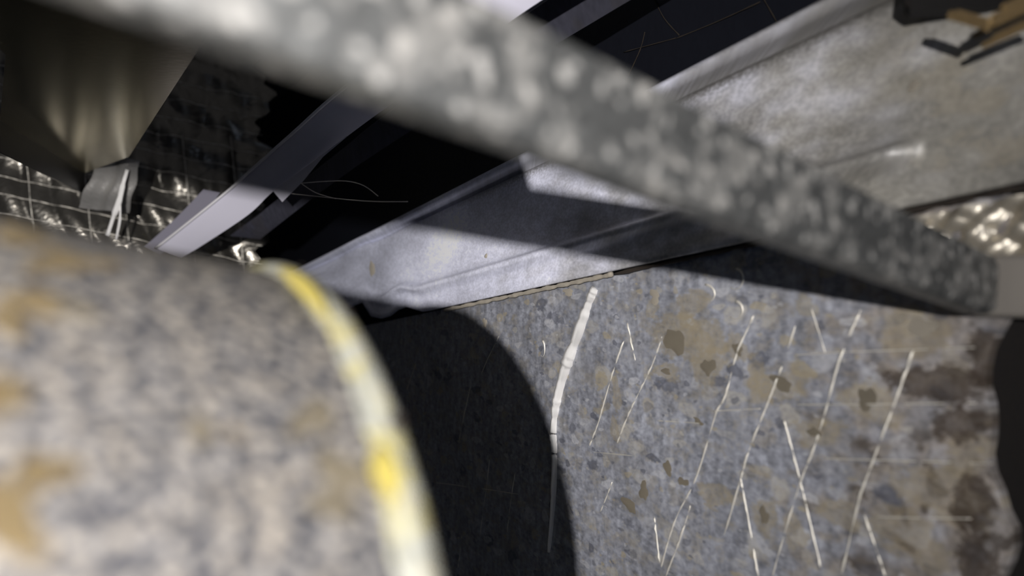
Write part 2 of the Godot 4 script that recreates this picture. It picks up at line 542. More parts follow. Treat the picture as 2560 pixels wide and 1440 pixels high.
func foil_duct() -> void:
	var d := thing("foil_wrapped_duct", "duct wall wrapped in slate grey foil, dust-spotted and ribbed with threads, below the joist", "duct", on_wall(1800, 1500), WJ)
	# face: columns along the duct, rows from the joint downwards; its right end is torn unevenly
	var cols := 110
	var rows := 60
	var pts := []; var uvs := []
	for i in cols + 1:
		var s := float(i) / cols
		var xa := lerpf(700.0, 2500.0, pow(s, 0.75))
		var c := []; var u := []
		for j in rows + 1:
			var t := float(j) / rows
			var x := xa
			if s > 0.94:
				x += (s - 0.94) / 0.06 * (30.0 * sin(t * 23.0) + 14.0 * sin(t * 61.0 + 1.0) - 20.0 * t)
			var top := on_wall(x, 810.0 - 0.2135 * (x - 930.0) + 1.0)
			var p := Vector3(top.x, lerpf(top.y, -0.30, t), top.z)
			p += WN * wall_h(p)
			if s > 0.80:   # puckered near the torn edge
				var k := (s - 0.80) / 0.2
				p += WN * k * 0.0016 * (sin(p.y * 420.0) * sin(p.x * 900.0 + p.y * 160.0) + 0.6 * sin(p.y * 900.0 + p.x * 500.0))
			c.append(p); u.append(Vector2((p.x - FACE.position.x) / FACE.size.x, (FACE.end.y - p.y) / FACE.size.y))
		pts.append(c); uvs.append(u)
	var s0 := tool_()
	slab(s0, pts, uvs, WN * -0.004)
	obj("foil_face", s0, M.foil, d)
	# reinforcing threads that show through the foil: pixel paths of the photograph laid on the face
	var threads := [
		[[1562, 852], [1530, 955], [1500, 1050], [1474, 1118]], [[1652, 842], [1625, 920], [1587, 1010], [1545, 1110]],
		[[1882, 788], [1842, 880], [1812, 990], [1785, 1040], [1732, 1200], [1690, 1295], [1655, 1420]],
		[[1988, 815], [1948, 925], [1915, 1010], [1870, 1130], [1848, 1205], [1790, 1390]],
		[[2152, 775], [2105, 895], [2065, 1030], [2030, 1130], [1995, 1220], [1932, 1445]],
		[[2282, 875], [2240, 1010], [2190, 1150], [2150, 1255], [2100, 1445]],
		[[1722, 1265], [1700, 1350], [1668, 1440]], [[1530, 1205], [1500, 1280]],
		[[1957, 1050], [1985, 1150], [2012, 1255], [2052, 1420]], [[1850, 1195], [1868, 1285], [1898, 1445]],
		[[2166, 1288], [2190, 1360], [2216, 1440]], [[1638, 1290], [1652, 1410]], [[1568, 805], [1590, 905]], [[2030, 770], [2067, 885]],
		[[1246, 840], [1205, 935]], [[1178, 960], [1150, 1105]], [[1222, 1150], [1200, 1350]], [[1040, 905], [1015, 975]], [[1290, 1180], [1270, 1330]], [[1150, 1330], [1142, 1420]],
		[[1985, 888], [2110, 880], [2300, 874], [2452, 868]], [[1985, 1012], [2160, 1010], [2440, 1008]], [[1780, 1028], [1900, 1022]], [[2060, 1146], [2260, 1150], [2480, 1160]],
		[[1640, 1052], [1760, 1060]], [[2190, 1290], [2430, 1296]], [[1000, 1195], [1300, 1235]], [[1480, 1130], [1600, 1140]],
	]
	var faint := 0
	for path in threads:
		var p := []
		faint += 1
		var thick := 0.00046 if faint < 14 else 0.00026
		for k in path: p.append(on_wall(k[0], k[1], 0.0))
		p = smooth_path(p, 10)
		var r := []
		for i in p.size():
			var glint := rng.randf()
			p[i] += WN * (wall_h(p[i]) + thick * (-0.9 + 1.5 * glint))
			r.append(thick * (0.75 + 0.5 * glint) * (0.35 if i == 0 or i == p.size() - 1 else 1.0))
		var s := tool_()
		tube(s, p, r, 7)
		obj("scrim_thread", s, M.thread, d)
	# the bright upright crease
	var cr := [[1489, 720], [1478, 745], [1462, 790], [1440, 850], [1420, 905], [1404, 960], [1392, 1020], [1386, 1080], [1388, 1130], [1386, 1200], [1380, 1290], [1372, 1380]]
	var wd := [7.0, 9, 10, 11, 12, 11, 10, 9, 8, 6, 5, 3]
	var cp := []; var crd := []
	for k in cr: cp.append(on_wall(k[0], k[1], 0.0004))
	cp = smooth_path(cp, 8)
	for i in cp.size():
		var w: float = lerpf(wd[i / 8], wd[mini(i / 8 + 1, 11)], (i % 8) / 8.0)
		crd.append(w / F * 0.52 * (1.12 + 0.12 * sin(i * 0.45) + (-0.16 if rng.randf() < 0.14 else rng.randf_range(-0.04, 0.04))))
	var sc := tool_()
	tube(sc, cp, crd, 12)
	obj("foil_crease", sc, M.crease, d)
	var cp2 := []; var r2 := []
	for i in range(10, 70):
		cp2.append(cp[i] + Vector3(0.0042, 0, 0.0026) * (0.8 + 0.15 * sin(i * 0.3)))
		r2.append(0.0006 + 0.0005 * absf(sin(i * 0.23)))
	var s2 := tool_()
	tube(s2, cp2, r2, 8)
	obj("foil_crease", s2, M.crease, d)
	# blisters with a shiny rim and splats of dried dirt
	for b in [[1838, 697, 17, 26], [1760, 735, 24, 24], [1838, 775, 16, 22], [1706, 738, 9, 34], [1356, 872, 7, 20]]:
		var c := on_wall(b[0], b[1], 0.0004)
		var dd := -c.z / F
		var ring := []; var rr := []
		for k in 17:
			var a := -2.2 + 3.6 * k / 16.0
			ring.append(c + Vector3(0.5208, 0, 0.8537) * cos(a) * b[2] * dd * 1.5 + Vector3.UP * sin(a) * b[3] * dd)
			rr.append(0.00045 * (1.0 + 0.7 * sin(a)))
		var s := tool_()
		tube(s, ring, rr, 6, 1.0, WN)
		obj("blister_rim", s, M.thread, d)
	for b in [[1695, 845, 40, 38, 0], [1638, 740, 18, 22, 1], [2282, 812, 46, 30, 1], [1577, 1262, 21, 25, 0], [1612, 1225, 15, 28, 0], [2172, 1000, 22, 34, 0], [1955, 960, 30, 24, 0], [1772, 915, 20, 26, 0], [1665, 1170, 14, 20, 0], [1912, 1290, 12, 28, 0],
			[1213, 806, 8, 14, 1], [1420, 730, 22, 12, 1], [1700, 1205, 16, 13, 0], [1742, 1055, 16, 9, 0], [1660, 928, 14, 11, 0], [1840, 872, 16, 16, 0], [2040, 1082, 18, 14, 0]]:
		var c := on_wall(b[0], b[1], 0.0)
		c += WN * (wall_h(c) - 0.0002)
		var dd := -c.z / F
		var s := tool_()
		dome(s, c, WN, b[2] * dd * 1.35, b[3] * dd * 0.9, rng.randf_range(-0.25, 0.25), 0.0005, 0.34, 3.0)
		obj("dirt_splat", s, M.dirt_pale if b[4] == 1 else M.dirt, d)
	# crumpled bright foil at the upper right corner
	pts = []; uvs = []
	for i in 37:
		var c := []; var u := []
		for j in 19:
			var x := lerpf(2270.0, 2620.0, i / 36.0)
			var y := lerpf(810.0 - 0.2135 * (x - 930.0) + 24.0, 650.0, j / 18.0)
			var p := on_wall(x, y, 0.0015)
			p += WN * (0.0026 * sin(i * 0.5 + j * 0.25) * sin(j * 0.33 + i * 0.1) + 0.0012 * absf(sin(i * 0.31 - j * 0.4)))
			c.append(p); u.append(wall_uv(p))
		pts.append(c); uvs.append(u)
	var sf := tool_()
	slab(sf, pts, uvs, WN * -0.0006)
	obj("crumpled_foil", sf, M.crumple, d).set_meta("label", "crumpled bright foil above the end of the bar")

# ------------------------------------------------------------------ the joist: pressed zinc profile along DIR above the foil
func joist() -> void:
	var d := thing("steel_joist", "pale galvanized steel joist with pressed ribs running diagonally behind the bar, above the foil duct", "joist", on_wall(1500, 600), WJ)
	# profile: (share of the height, how far it stands proud)
	var prof := [[0.0, 0.0050], [0.005, 0.0056], [0.05, 0.0052], [0.10, 0.0044], [0.14, 0.0044], [0.165, 0.0056], [0.19, 0.0088], [0.215, 0.0098], [0.24, 0.0088], [0.262, 0.0052], [0.285, 0.0040], [0.33, 0.0040],
		[0.5, 0.0040], [0.70, 0.0040], [0.84, 0.0040], [0.866, 0.0040], [0.872, -0.0060], [0.898, -0.0060], [0.906, 0.0062], [0.93, 0.0090], [0.95, 0.0090], [0.98, 0.0070], [1.0, 0.0050]]
	var pts := []; var uvs := []
	var n := 120
	for i in n + 1:
		var x := lerpf(690.0, 2700.0, pow(float(i) / n, 0.8))
		var lo := on_wall(x, 810.0 - 0.2135 * (x - 930.0))
		var hi := on_wall(x, 660.0 - 0.505 * (x - 780.0))
		# the lower edge is bent up and torn at the far end
		if x < 1075.0:
			lo.y += (0.006 + 0.004 * sin(x * 0.05)) * clampf((1075.0 - x) / 60.0, 0.0, 1.0)
		if x < 925.0:
			lo.y += 0.012
		var fade := clampf((2330.0 - x) / 60.0, 0.0, 1.0)     # the lower rib ends here
		var far := clampf((x - 930.0) / 90.0, 0.0, 1.0)
		var c := []; var u := []
		for k in prof:
			var o: float = k[1]
			o = 0.0044 + (o - 0.0044) * 1.5
			if k[0] > 0.15 and k[0] < 0.27: o = lerpf(0.0044, o, fade * far)
			var p := Vector3(lo.x, lerpf(lo.y, hi.y, k[0]), lo.z) + WN * o
			c.append(p); u.append(Vector2(maxf((p.x + 0.19) / 0.36, 0.002), 0.98 - 0.96 * k[0]))
		pts.append(c); uvs.append(u)
	var s := tool_()
	slab(s, pts, uvs, WN * -0.0014)
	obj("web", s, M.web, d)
	# top flange going back from the upper edge
	var a := []; var b := []; var ua := []; var ub := []
	for i in n + 1:
		var p: Vector3 = pts[i][prof.size() - 1] + WN * -0.0014
		a.append(p); b.append(p + WN * -0.035)
		ua.append(wall_uv(p)); ub.append(wall_uv(p) + Vector2(0, 0.035))
	s = tool_()
	slab(s, [a, b], [ua, ub], Vector3(0, -0.0012, 0))
	obj("top_flange", s, M.sheet, d)
	# dried sealant along the joint with the foil
	var jp := []; var jr := []
	for part in [[1110.0, 1530.0, M.dirt_pale, "thin cream line of dried sealant along the lower edge", 0.0008], [1535.0, 2600.0, M.dirt_dark, "dark brown line of old sealant along the lower edge", 0.0005]]:
		jp = []; jr = []
		for i in 90:
			var x := lerpf(part[0], part[1], i / 89.0)
			jp.append(on_wall(x, 810.0 - 0.2135 * (x - 930.0) + 4.0 + 0.6 * sin(i * 0.9), 0.0040))
			jr.append(part[4] + 0.0005 * absf(sin(i * 0.37)) + 0.0004 * rng.randf())
		s = tool_()
		tube(s, jp, jr, 7)
		obj("sealant_line", s, part[2], d).set_meta("label", part[3])
	# rust-brown crust on the upper edge
	jp = []; jr = []
	for i in 90:
		var x := lerpf(1640.0, 2300.0, i / 89.0)
		jp.append(on_wall(x, 660.0 - 0.505 * (x - 780.0), 0.0066))
		jr.append(0.0005 + 0.0006 * rng.randf())
	s = tool_()
	tube(s, jp, jr, 6)
	obj("rust_crust", s, M.dirt_dark, d)
	for k in [[930, 672, 12, 20], [2285, 215, 12, 14], [1215, 640, 5, 6]]:
		var c := on_wall(k[0], k[1], 0.0039)
		var dd := -c.z / F
		s = tool_()
		dome(s, c, WN, k[2] * dd * 1.5, k[3] * dd, 0.2, 0.0006, 0.2, 3.0)
		obj("dirt_splat", s, M.dirt_pale, d)

# ------------------------------------------------------------------ the round duct at the lower left
const RC := Vector3(-0.06180, -0.09151, -0.1420)
const RA := Vector3(0.79038, -0.18217, -0.58490)
const RR := 0.09836

func ring_frame() -> Array:
	var u := RA.cross(Vector3.UP).normalized()
	return [u, u.cross(RA)]

func ring_angle(x: float, y: float) -> float:
	var fr := ring_frame()
	var best := 0.0; var bd := 1e9
	for k in 2000:
		var a := TAU * k / 2000.0
		var p: Vector3 = RC + (fr[0] * cos(a) + fr[1] * sin(a)) * RR
		if p.z > -0.02: continue
		var q := Vector2(1280 + F * p.x / -p.z, 720 - F * p.y / -p.z)
		var dd := q.distance_to(Vector2(x, y))
		if dd < bd:
			bd = dd; best = a
	return best

func revolve(s: SurfaceTool, prof: Array, from := 0.0, to := TAU, n := 200, group := 1, wob := 0.0) -> void:
	var fr := ring_frame()
	var rows := []; var uvr := []
	for i in n + 1:
		var a := lerpf(from, to, float(i) / n)
		var e: Vector3 = fr[0] * cos(a) + fr[1] * sin(a)
		var c := []; var u := []
		var run := 0.0
		for k in prof.size():
			if k > 0: run += prof[k].distance_to(prof[k - 1])
			var w: float = wob * (sin(a * 41.0) + sin(a * 97.0 + 1.0) + sin(a * 23.0 + 2.0)) if wob > 0.0 else 0.0
			c.append(RC + RA * (prof[k].x + w) + e * (prof[k].y + w * 0.4))
			u.append(Vector2(a * RR, run))
		rows.append(c); uvr.append(u)
	grid(s, rows, uvr, group, false)

func round_duct() -> void:
	var d := thing("round_duct", "large round mottled zinc duct end with a cream sealed rim at the lower left", "duct", RC)
	var rb := RR - 0.0026
	var s := tool_()
	revolve(s, [Vector2(-0.002, rb), Vector2(-0.10, rb), Vector2(-0.22, rb), Vector2(-0.36, rb)])
	revolve(s, [Vector2(-0.36, rb), Vector2(-0.36, rb - 0.0012)], 0, TAU, 200, 3)
	revolve(s, [Vector2(-0.36, rb - 0.0012), Vector2(-0.2, rb - 0.0012), Vector2(-0.002, rb - 0.0012)], 0, TAU, 200, 2)
	obj("body", s, M.duct, d)
	s = tool_()
	var prof := []
	for k in 15:   # the rolled bead at the rim
		var a := TAU * k / 14.0
		prof.append(Vector2(-0.0028 - 0.0024 * cos(a), RR - 0.0032 + 0.0025 * sin(a)))
	revolve(s, prof)
	obj("rim_bead", s, M.cream, d)
	# sealant smeared between the rim and the skin
	s = tool_()
	prof = []
	for k in 11:
		var a := TAU * k / 10.0
		prof.append(Vector2(-0.0052 - 0.0012 * cos(a), RR - 0.0032 + 0.0012 * sin(a)))
	revolve(s, prof, 0, TAU, 400, 1, 0.00022)
	obj("sealant_ring", s, M.cream, d)
	for k in [[765, 700, 850, 830], [985, 1120, 1040, 1250]]:
		var a0 := ring_angle(k[0], k[1])
		var a1 := ring_angle(k[2], k[3])
		if absf(a1 - a0) > PI: a1 += TAU if a1 < a0 else -TAU
		var fr := ring_frame()
		var path := []; var rad := []
		for i in 25:
			var t := i / 24.0
			var a := lerpf(a0, a1, t)
			path.append(RC + RA * -0.0056 + (fr[0] * cos(a) + fr[1] * sin(a)) * (RR - 0.0014))
			rad.append(0.0019 * pow(sin(PI * clampf(t, 0.03, 0.97)), 0.6))
		s = tool_()
		tube(s, path, rad, 8, 0.6, (path[12] - RC).normalized())
		obj("sealant_smear", s, M.yellow, d).set_meta("label", "strong yellow smear of sealant on the rim")
	for k in [[60, 590, 0.006, 0], [150, 655, 0.005, 0], [240, 655, 0.0035, 0], [85, 755, 0.004, 0], [15, 800, 0.003, 0], [10, 985, 0.003, 0], [5, 1290, 0.004, 0], [112, 1180, 0.003, 0], [585, 1080, 0.0011, 0],
			[790, 1040, 0.0035, 1], [500, 1072, 0.0022, 1], [740, 1075, 0.0016, 1], [180, 770, 0.003, 1], [860, 1180, 0.004, 1], [830, 1260, 0.003, 1]]:
		var fr := ring_frame()
		var rr := ray(k[0], k[1])
		# the nearer crossing of that line of sight with the skin
		var o := -RC
		var ro := o - RA * o.dot(RA)
		var rd := rr - RA * rr.dot(RA)
		var aa := rd.dot(rd); var bb := ro.dot(rd); var cc := ro.dot(ro) - rb * rb
		var disc := bb * bb - aa * cc
		if disc < 0.0: continue
		var c := rr * ((-bb - sqrt(disc)) / aa)
		var n := (c - RC) - RA * (c - RC).dot(RA)
		n = n.normalized()
		s = tool_()
		dome(s, c - n * 0.00005, n, k[2], k[2] * 0.7, rng.randf() * 3.0, 0.0003, 0.35, 3.0)
		obj("stain", s, M.stain if k[3] == 0 else M.stain_pale, d)
	for k in [[880, 812, 0.0011], [1007, 1072, 0.0016], [770, 704, 0.0007]]:
		var a := ring_angle(k[0] + 12, k[1] - 8)
		var fr := ring_frame()
		var e: Vector3 = fr[0] * cos(a) + fr[1] * sin(a)
		s = tool_()
		dome(s, RC + RA * -0.0030 + e * (RR - 0.0001), e, k[2], k[2] * 0.6, 0.5, 0.0003, 0.15)
		obj("rim_pit", s, M.pit, d)

# ------------------------------------------------------------------ the near bar
func bar() -> void:
	var b := Vector3(0.77042, -0.15927, -0.61732)
	var c := Vector3(0.12429, 0.98724, -0.09959)
	var n := Vector3(0.62530, 0.0, 0.78038)
	var p0 := Vector3(0.00110, 0.03770, -0.10190)
	var h := 0.01710
	var dp := 0.00790
	var d := thing("galvanized_bar", "blurred grey galvanized bar with pale dust spots crossing diagonally in front of everything", "bar", p0)
	# rounded box section in (across c, along -n)
	var sec := []
	for q in [[0.0, 0.0, 0.0014, 0], [-h, 0.0, 0.0022, 1], [-h, -dp, 0.0014, 2], [0.0, -dp, 0.0014, 3]]:
		var cx: float = q[0] + (-q[2] if q[0] == 0.0 else q[2])
		var cy: float = q[1] + (-q[2] if q[1] == 0.0 else q[2])
		var a0: float = [0.0, PI / 2, PI, PI * 1.5][q[3]]
		for k in 6:
			var a := a0 + PI / 2 * k / 5.0
			# at a = 0 the normal points along +c, at a = 90 along +n side, and so on
			var dirv := Vector2(cos(a), sin(a))
			sec.append([cx, cy, q[2], dirv])
	var ring := []
	var order := [[0.0, 0.0, 0.0014], [-h, 0.0, 0.0022], [-h, -dp, 0.0014], [0.0, -dp, 0.0014]]
	var start := [PI / 2, PI, PI * 1.5, 0.0]       # angle measured from +n towards +c is reversed below
	ring = []
	for k in 4:
		var o: Array = order[k]
		var cx: float = o[0] + (-o[2] if o[0] == 0.0 else o[2])
		var cy: float = o[1] + (-o[2] if o[1] == 0.0 else o[2])
		for j in 6:
			var a: float = [0.0, PI / 2, PI, PI * 1.5][k] + PI / 2 * j / 5.0
			ring.append(Vector2(cx + o[2] * cos(a), cy + o[2] * sin(a)))   # x along c, y along n
	ring.append(ring[0])
	var rows := []; var uvr := []
	var t0 := -0.22
	var t1 := 0.1835
	var nn := 80
	for i in nn + 1:
		var t := lerpf(t0, t1, float(i) / nn)
		var row := []; var ru := []
		var run := 0.0
		var endk := clampf((t - (t1 - 0.004)) / 0.004, 0.0, 1.0)
		for k in ring.size():
			var q: Vector2 = ring[k]
			if endk > 0.0: q = Vector2(-h / 2, -dp / 2) + (q - Vector2(-h / 2, -dp / 2)) * (1.0 - 0.16 * endk * endk)
			if k > 0: run += ring[k].distance_to(ring[k - 1])
			row.append(p0 + b * t + c * q.x + n * q.y)
			ru.append(Vector2(t, run))
		rows.append(row); uvr.append(ru)
	var s := tool_()
	grid(s, rows, uvr, 1, true)
	for e in [0, nn]:
		var mid_ := p0 + b * (t0 if e == 0 else t1) + c * (-h / 2) + n * (-dp / 2)
		s.set_smooth_group(-1)
		for k in ring.size() - 1:
			var tri := [mid_, rows[e][k], rows[e][k + 1]] if e == 0 else [mid_, rows[e][k + 1], rows[e][k]]
			for v in tri:
				s.set_uv(Vector2((v - p0).dot(n), (v - p0).dot(c))); s.add_vertex(v)
	obj("section", s, M.bar, d)
	# added unseen plate above its near end, there to shade the upper left
	s = tool_()
	var pl := []; var pu := []
	for i in 9:
		var t0_ := lerpf(-0.20, -0.010, i / 8.0)
		var row := []; var ru := []
		for j in 3:
			var t := t0_ - (0.012 * j if i == 8 else 0.0)
			var hh: float = -0.006 + (0.046 if i < 8 else 0.040) * j / 2.0
			row.append(p0 + b * t + c * hh - n * (dp + 0.0002))
			ru.append(Vector2(t, hh))
		pl.append(row); pu.append(ru)
	slab(s, pl, pu, n * -0.0012)
	obj("unseen_shade_plate", s, M.bar, d)

# ------------------------------------------------------------------ the left background
func plane_hit(x: float, y: float, at: Vector3, n: Vector3) -> Vector3:
	var r := ray(x, y)
	return r * (n.dot(at) / n.dot(r))

var FN := Vector3(0.38, 0.22, 0.9).normalized()
var FA := Vector3(-0.41, 0.085, -0.80)

func foil_h(p: Vector3) -> float:
	var q := p - FA
	var a := q.x * 1.0 + q.y * 0.25
	var v := absf(sin(a * 78.0 + 0.9 * sin(q.y * 31.0))) - 0.5
	var w := absf(sin(a * 131.0 + 2.0 + 0.7 * sin(q.y * 47.0 + 1.0))) - 0.5
	return 0.0055 * v * (0.6 + 0.4 * sin(a * 23.0)) + 0.0028 * w + 0.0016 * sin(q.y * 140.0 + q.x * 60.0)

func left_side() -> void:
	# crinkled foil insulation
	var d := thing("foil_insulation", "crinkled silver foil insulation with a thread grid, behind the round duct at left", "insulation", FA)
	var pts := []; var uvs := []
	for i in 151:
		var c := []; var u := []
		for j in 81:
			var p := plane_hit(lerpf(-260, 662 + 22 * sin(j * 0.37) + 10 * sin(j * 1.3), i / 150.0), lerpf(40, 800, j / 80.0), FA, FN)
			c.append(p + FN * foil_h(p)); u.append(Vector2(p.x, p.y))
		pts.append(c); uvs.append(u)
	var s := tool_()
	slab(s, pts, uvs, FN * -0.006)
	obj("foil_face", s, M.bright_foil, d)
	for k in 12:
		var y0 := 118.0 + 46.0 * k
		var p := []; var r := []
		for i in 121:
			var x := lerpf(-60.0, 655.0, i / 120.0)
			var q := plane_hit(x, y0 + 0.2 * x, FA, FN)
			p.append(q + FN * (foil_h(q) + 0.0003))
			r.append(0.00042 * rng.randf_range(0.4, 1.6))
		s = tool_()
		tube(s, p, r, 6)
		obj("scrim_thread", s, M.thread, d)
	for k in 5:
		var x0 := 60.0 + 128.0 * k + 20.0 * sin(k * 2.3)
		var p := []; var r := []
		for i in 71:
			var y := lerpf(340.0, 720.0, i / 70.0)
			var q := plane_hit(x0 + 0.10 * (y - 340.0), y, FA, FN)
			p.append(q + FN * (foil_h(q) + 0.0002))
			r.append(0.0005 * rng.randf_range(0.5, 1.4))
		s = tool_()
		tube(s, p, r, 6)
		obj("scrim_thread", s, M.thread, d)

	# sheet metal duct bottom at the upper left: a level panel
	var ph := 0.1135
	var lev := func(x: float, y: float) -> Vector3: return ray(x, y) * (ph / ((720.0 - y) / F))
	var e := thing("sheet_metal_panel", "dull bronze-grey sheet metal panel overhead in the upper left corner, above the crinkled foil", "panel", lev.call(250, 250))
	var A: Vector3 = lev.call(322, 392); var B: Vector3 = lev.call(212, 432); var C: Vector3 = lev.call(0, 302)
	var near_dir := Vector3(0.535, 0, 0.845)
	var A2 := A + near_dir * 0.62
	var C2: Vector3 = lev.call(24, 20)
	var B2 := B.lerp(C, 0.5)
	var Z := C2 + Vector3(0.10, 0, 0.32)
	pts = [[A, B, B.lerp(C, 0.5), C], [A.lerp(A2, 0.4), A.lerp(A2, 0.4).lerp(C.lerp(C2, 0.7), 0.35), A.lerp(A2, 0.4).lerp(C.lerp(C2, 0.7), 0.7), C.lerp(C2, 0.7)], [A2, A2.lerp(Z, 0.35), A2.lerp(Z, 0.7), Z]]
	uvs = []
	for row in pts:
		var u := []
		for p in row: u.append(Vector2(p.x, p.z))
		uvs.append(u)
	s = tool_()
	slab(s, pts, uvs, Vector3(0, 0.0015, 0), Vector3(0, -1, 0))
	obj("face", s, M.panel, e)
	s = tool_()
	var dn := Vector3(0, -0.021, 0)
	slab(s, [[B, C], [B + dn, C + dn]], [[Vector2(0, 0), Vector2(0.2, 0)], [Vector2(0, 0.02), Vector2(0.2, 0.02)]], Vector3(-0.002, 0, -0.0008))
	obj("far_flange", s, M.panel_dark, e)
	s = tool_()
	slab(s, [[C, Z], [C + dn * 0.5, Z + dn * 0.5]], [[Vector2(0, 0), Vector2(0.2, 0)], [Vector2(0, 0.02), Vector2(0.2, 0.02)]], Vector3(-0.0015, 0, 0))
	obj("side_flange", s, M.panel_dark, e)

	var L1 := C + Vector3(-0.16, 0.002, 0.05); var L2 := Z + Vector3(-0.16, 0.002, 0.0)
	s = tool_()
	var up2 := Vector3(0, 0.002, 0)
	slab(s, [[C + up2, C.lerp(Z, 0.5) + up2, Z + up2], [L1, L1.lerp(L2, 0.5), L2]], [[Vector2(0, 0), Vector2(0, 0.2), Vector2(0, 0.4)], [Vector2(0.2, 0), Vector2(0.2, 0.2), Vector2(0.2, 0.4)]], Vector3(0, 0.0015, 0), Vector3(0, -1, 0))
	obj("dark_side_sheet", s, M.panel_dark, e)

	# loose flap of foil tape at its corner
	pts = []; uvs = []
	for i in 13:
		var c := []; var u := []
		for j in 15:
			var x := lerpf(lerpf(252.0, 200.0, j / 14.0), lerpf(345.0, 320.0, j / 14.0), i / 12.0)
			var y := lerpf(388.0, 520.0, j / 14.0) + 12.0 * i / 12.0
			var p := P(x, y, 0.70 + 0.03 * j / 14.0)
			p.z += 0.004 * sin(i * 0.9 + j * 0.12) + 0.002 * sin(j * 0.8)
			c.append(p); u.append(Vector2(p.x, p.y))
		pts.append(c); uvs.append(u)
	s = tool_()
	slab(s, pts, uvs, Vector3(0, 0, -0.0005))
	frame = Transform3D(Basis(), P(285, 450, 0.71))
	var tp := thing("foil_tape", "short creased flap of foil tape hanging from the corner of the bronze-grey panel", "tape", P(285, 450, 0.71))
	obj("flap", s, M.tape, tp)
	frame = Transform3D.IDENTITY
	for cr in [[[318, 424, 5.0], [306, 465, 7.0], [298, 500, 8.0], [284, 540, 5.0], [268, 590, 6.0]], [[300, 505, 2.5], [300, 545, 3.5], [294, 580, 3.0], [290, 600, 3.0]]]:
		var cp := []; var rd := []
		for k in cr: cp.append(P(k[0], k[1], 0.70 + (k[1] - 450.0) * 0.00006))
		cp = smooth_path(cp, 6)
		for i in cp.size(): rd.append(cr[mini(i / 6, cr.size() - 1)][2] / F * 0.7)
		s = tool_()
		tube(s, cp, rd, 9, 0.5, Vector3(0, 0, 1))
		obj("bright_crease", s, M.crease, tp)

	# pale plastic trim with a torn corner
	var st_ := thing("plastic_trim", "smooth pale lilac-grey trim strip with a torn hanging corner, running up to the bar", "trim", P(640, 480, 0.62))
	var up_ := [[388, 622, 0.70], [560, 485, 0.62], [628, 425, 0.575], [735, 330, 0.505], [850, 228, 0.455], [1180, -30, 0.355], [1420, -220, 0.305]]
	var lo_ := [[452, 648, 0.70], [610, 545, 0.62], [684, 478, 0.575], [813, 383, 0.505], [950, 281, 0.455], [1296, 40, 0.355], [1560, -130, 0.305]]
	strip_between(st_, "face", up_, lo_, 10, M.strip, 0.0022, 0.02)
	var eb := []; var er := []
	for k in up_: eb.append(P(k[0], k[1], k[2] - 0.001))
	eb = smooth_path(eb, 8)
	for i in eb.size(): er.append(0.0011)
	s = tool_()
	tube(s, eb, er, 7)
	obj("edge_bead", s, M.strip_bead, st_)
	# thin flange lying behind its left edge
	strip_between(st_, "back_flange", [[360, 618, 0.71], [440, 545, 0.68], [508, 474, 0.65]], [[400, 640, 0.71], [490, 560, 0.67], [550, 482, 0.635]], 3, M.strip_edge, 0.0015, 0.0)
	# the torn corner: a thin triangle folded down from the lower edge
	pts = [[P(682, 476, 0.574), P(748, 430, 0.538), P(815, 380, 0.502), P(868, 340, 0.48)], [P(706, 505, 0.562), P(756, 455, 0.530), P(808, 392, 0.497), P(866, 343, 0.478)]]
	uvs = []
	for row in pts:
		var u := []
		for p in row: u.append(Vector2(p.x, p.y))
		uvs.append(u)
	s = tool_()
	slab(s, pts, uvs, Vector3(-0.0006, 0.0002, -0.0008))
	obj("torn_corner", s, M.strip, st_)
	# dark steel channel beside it
	var ch := thing("steel_channel", "narrow dark grey steel channel between the pale trim strip and the galvanized joist", "channel", P(800, 440, 0.55))
	strip_between(ch, "face", [[575, 590, 0.69], [830, 395, 0.575], [960, 290, 0.52], [1320, 34, 0.41], [1560, -120, 0.36]], [[650, 598, 0.68], [835, 456, 0.575], [1045, 316, 0.51], [1398, 106, 0.41], [1700, -74, 0.345]], 8, M.channel, 0.003, 0.0)
	# a few loose fibres caught on the torn corner
	for f in [[[752, 458, 0.528], [850, 452, 0.53], [905, 462, 0.53], [945, 490, 0.54]], [[728, 484, 0.544], [830, 495, 0.54], [920, 503, 0.54], [1020, 504, 0.545]], [[752, 458, 0.528], [790, 482, 0.535], [840, 497, 0.54]]]:
		var p := []; var r := []
		for k in f: p.append(P(k[0], k[1], k[2]))
		p = smooth_path(p, 10)
		for i in p.size(): r.append(0.00022)
		s = tool_()
		tube(s, p, r, 5)
		var nn := names.get("loose_fibre", -1) as int
		tag(obj("loose_fibre", s, M.fibre), ["upper thin pale fibre arching away from the torn corner of the trim strip", "long lower thin pale fibre reaching from the torn corner to the joist", "short thin pale fibre linking the two longer ones beside the torn corner"][nn + 1], "fibre")

func strip_between(parent: Node3D, called: String, up_: Array, lo_: Array, per: int, m: Material, thick: float, bow: float) -> void:
	var a := []; var b := []
	for k in up_: a.append(P(k[0], k[1], k[2]))
	for k in lo_: b.append(P(k[0], k[1], k[2]))
	a = smooth_path(a, per); b = smooth_path(b, per)
	var pts := []; var uvs := []
	for i in a.size():
		var c := []; var u := []
		for j in 7:
			var p: Vector3 = a[i].lerp(b[i], j / 6.0)
			p += Vector3(-0.2, 0.3, -1.0).normalized() * bow * 0.08 * (pow(absf(j / 3.0 - 1.0), 2.5))
			c.append(p); u.append(Vector2(p.x, p.z))
		pts.append(c); uvs.append(u)
	var s := tool_()
	slab(s, pts, uvs, Vector3(-0.2, 0.35, -0.9).normalized() * thick)
	obj(called, s, m, parent)

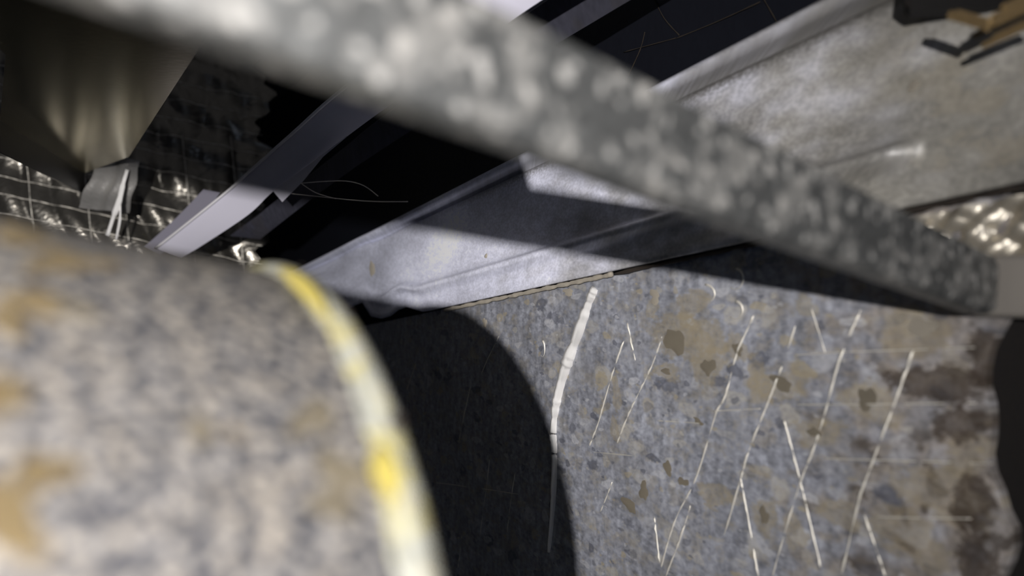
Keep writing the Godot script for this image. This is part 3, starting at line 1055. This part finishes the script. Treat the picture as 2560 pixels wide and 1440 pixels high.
# ------------------------------------------------------------------ above and right
func right_side() -> void:
	# dark liner behind the joist
	var n := WN
	var at := on_wall(1500, 400) - n * 0.045
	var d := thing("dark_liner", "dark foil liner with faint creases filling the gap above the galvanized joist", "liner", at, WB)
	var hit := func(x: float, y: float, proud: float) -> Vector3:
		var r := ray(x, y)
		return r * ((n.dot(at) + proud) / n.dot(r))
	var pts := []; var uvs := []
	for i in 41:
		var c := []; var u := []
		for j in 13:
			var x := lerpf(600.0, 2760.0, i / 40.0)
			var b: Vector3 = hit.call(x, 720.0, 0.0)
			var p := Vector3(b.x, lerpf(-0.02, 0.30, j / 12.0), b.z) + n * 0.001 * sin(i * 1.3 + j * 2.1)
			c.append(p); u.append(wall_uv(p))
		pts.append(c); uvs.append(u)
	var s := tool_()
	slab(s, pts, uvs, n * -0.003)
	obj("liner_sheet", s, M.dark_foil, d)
	for path in [[[1612, 80], [1600, 125], [1570, 190]], [[1632, -10], [1660, 45], [1698, 88]], [[1690, 96], [1790, 55], [1900, 5]], [[1905, -10], [1945, 60]], [[1560, 130], [1690, 95]]]:
		var p := []; var r := []
		for k in path: p.append(hit.call(k[0], k[1], 0.0012))
		p = smooth_path(p, 6)
		for i in p.size(): r.append(0.00035 * rng.randf_range(0.5, 1.2))
		s = tool_()
		tube(s, p, r, 6)
		obj("liner_crease", s, M.dirt_dark, d)
	# bracket that holds the bar's end
	var bb := WB
	s = tool_()
	var bp := on_wall(2585, 715, 0.006)
	solid_box(s, Transform3D(bb, bp), Vector3(0.034, 0.0185, 0.008), 0.001)
	frame = Transform3D(bb, bp)
	tag(obj("end_bracket", s, M.bracket), "small dusty tan block behind the right end of the bar", "bracket")
	# dark timber beyond the torn edge of the foil
	s = tool_()
	solid_box(s, Transform3D(bb, on_wall(2640, 1150, -0.03)), Vector3(0.16, 0.26, 0.012), 0.002)
	frame = Transform3D(bb, on_wall(2640, 1150, -0.03))
	tag(obj("timber_board", s, M.dark_wood), "dark brown timber board at the right edge beyond the torn foil", "board")
	s = tool_()
	solid_box(s, Transform3D(Basis(Vector3.FORWARD, 0.12) * Basis(Vector3.UP, -0.5), P(2500, -70, 0.225)), Vector3(0.05, 0.022, 0.012), 0.002)
	tag(obj("timber_block", s, M.dark_wood), "dark rough timber block above the wood splinters in the upper right corner", "block")
	frame = Transform3D.IDENTITY
	# splintered wood at the upper right corner
	var k := 0
	for w in [[[2372, 32, 0.21], [2480, 64, 0.20], 0.0024, "short pale splinter of wood with a blunt broken end, left of the other splinters"], [[2455, 112, 0.21], [2640, 28, 0.19], 0.0018, "lowest long yellow splinter of wood in the upper right corner"],
			[[2430, 88, 0.215], [2640, -14, 0.2], 0.0018, "middle yellow splinter of wood in the upper right corner"], [[2475, 48, 0.20], [2660, -40, 0.19], 0.0034, "topmost broad brown splinter of wood in the upper right corner"]]:
		var a := P(w[0][0], w[0][1], w[0][2]); var b := P(w[1][0], w[1][1], w[1][2])
		s = tool_()
		var dirx := (b - a).normalized()
		var diry := Vector3(0.1, 0.9, 0.4).cross(dirx).cross(dirx).normalized() * -1.0
		var len_ := a.distance_to(b)
		for i in 2:   # two layers of fibres, the upper one broken off shorter
			var f: float = 1.0 - 0.18 * i
			solid_box(s, Transform3D(Basis(dirx, diry, dirx.cross(diry)), b.lerp(a, 0.5 * f) + diry * w[2] * (0.5 * i - 0.2) + dirx.cross(diry) * w[2] * 0.3 * i), Vector3(len_ * f, w[2] * (1.0 - 0.3 * i), w[2] * 0.7), w[2] * 0.22)
		tag(obj("wood_splinter", s, M.wood), w[3], "splinter", "wood splinters in the upper right corner")
		k += 1
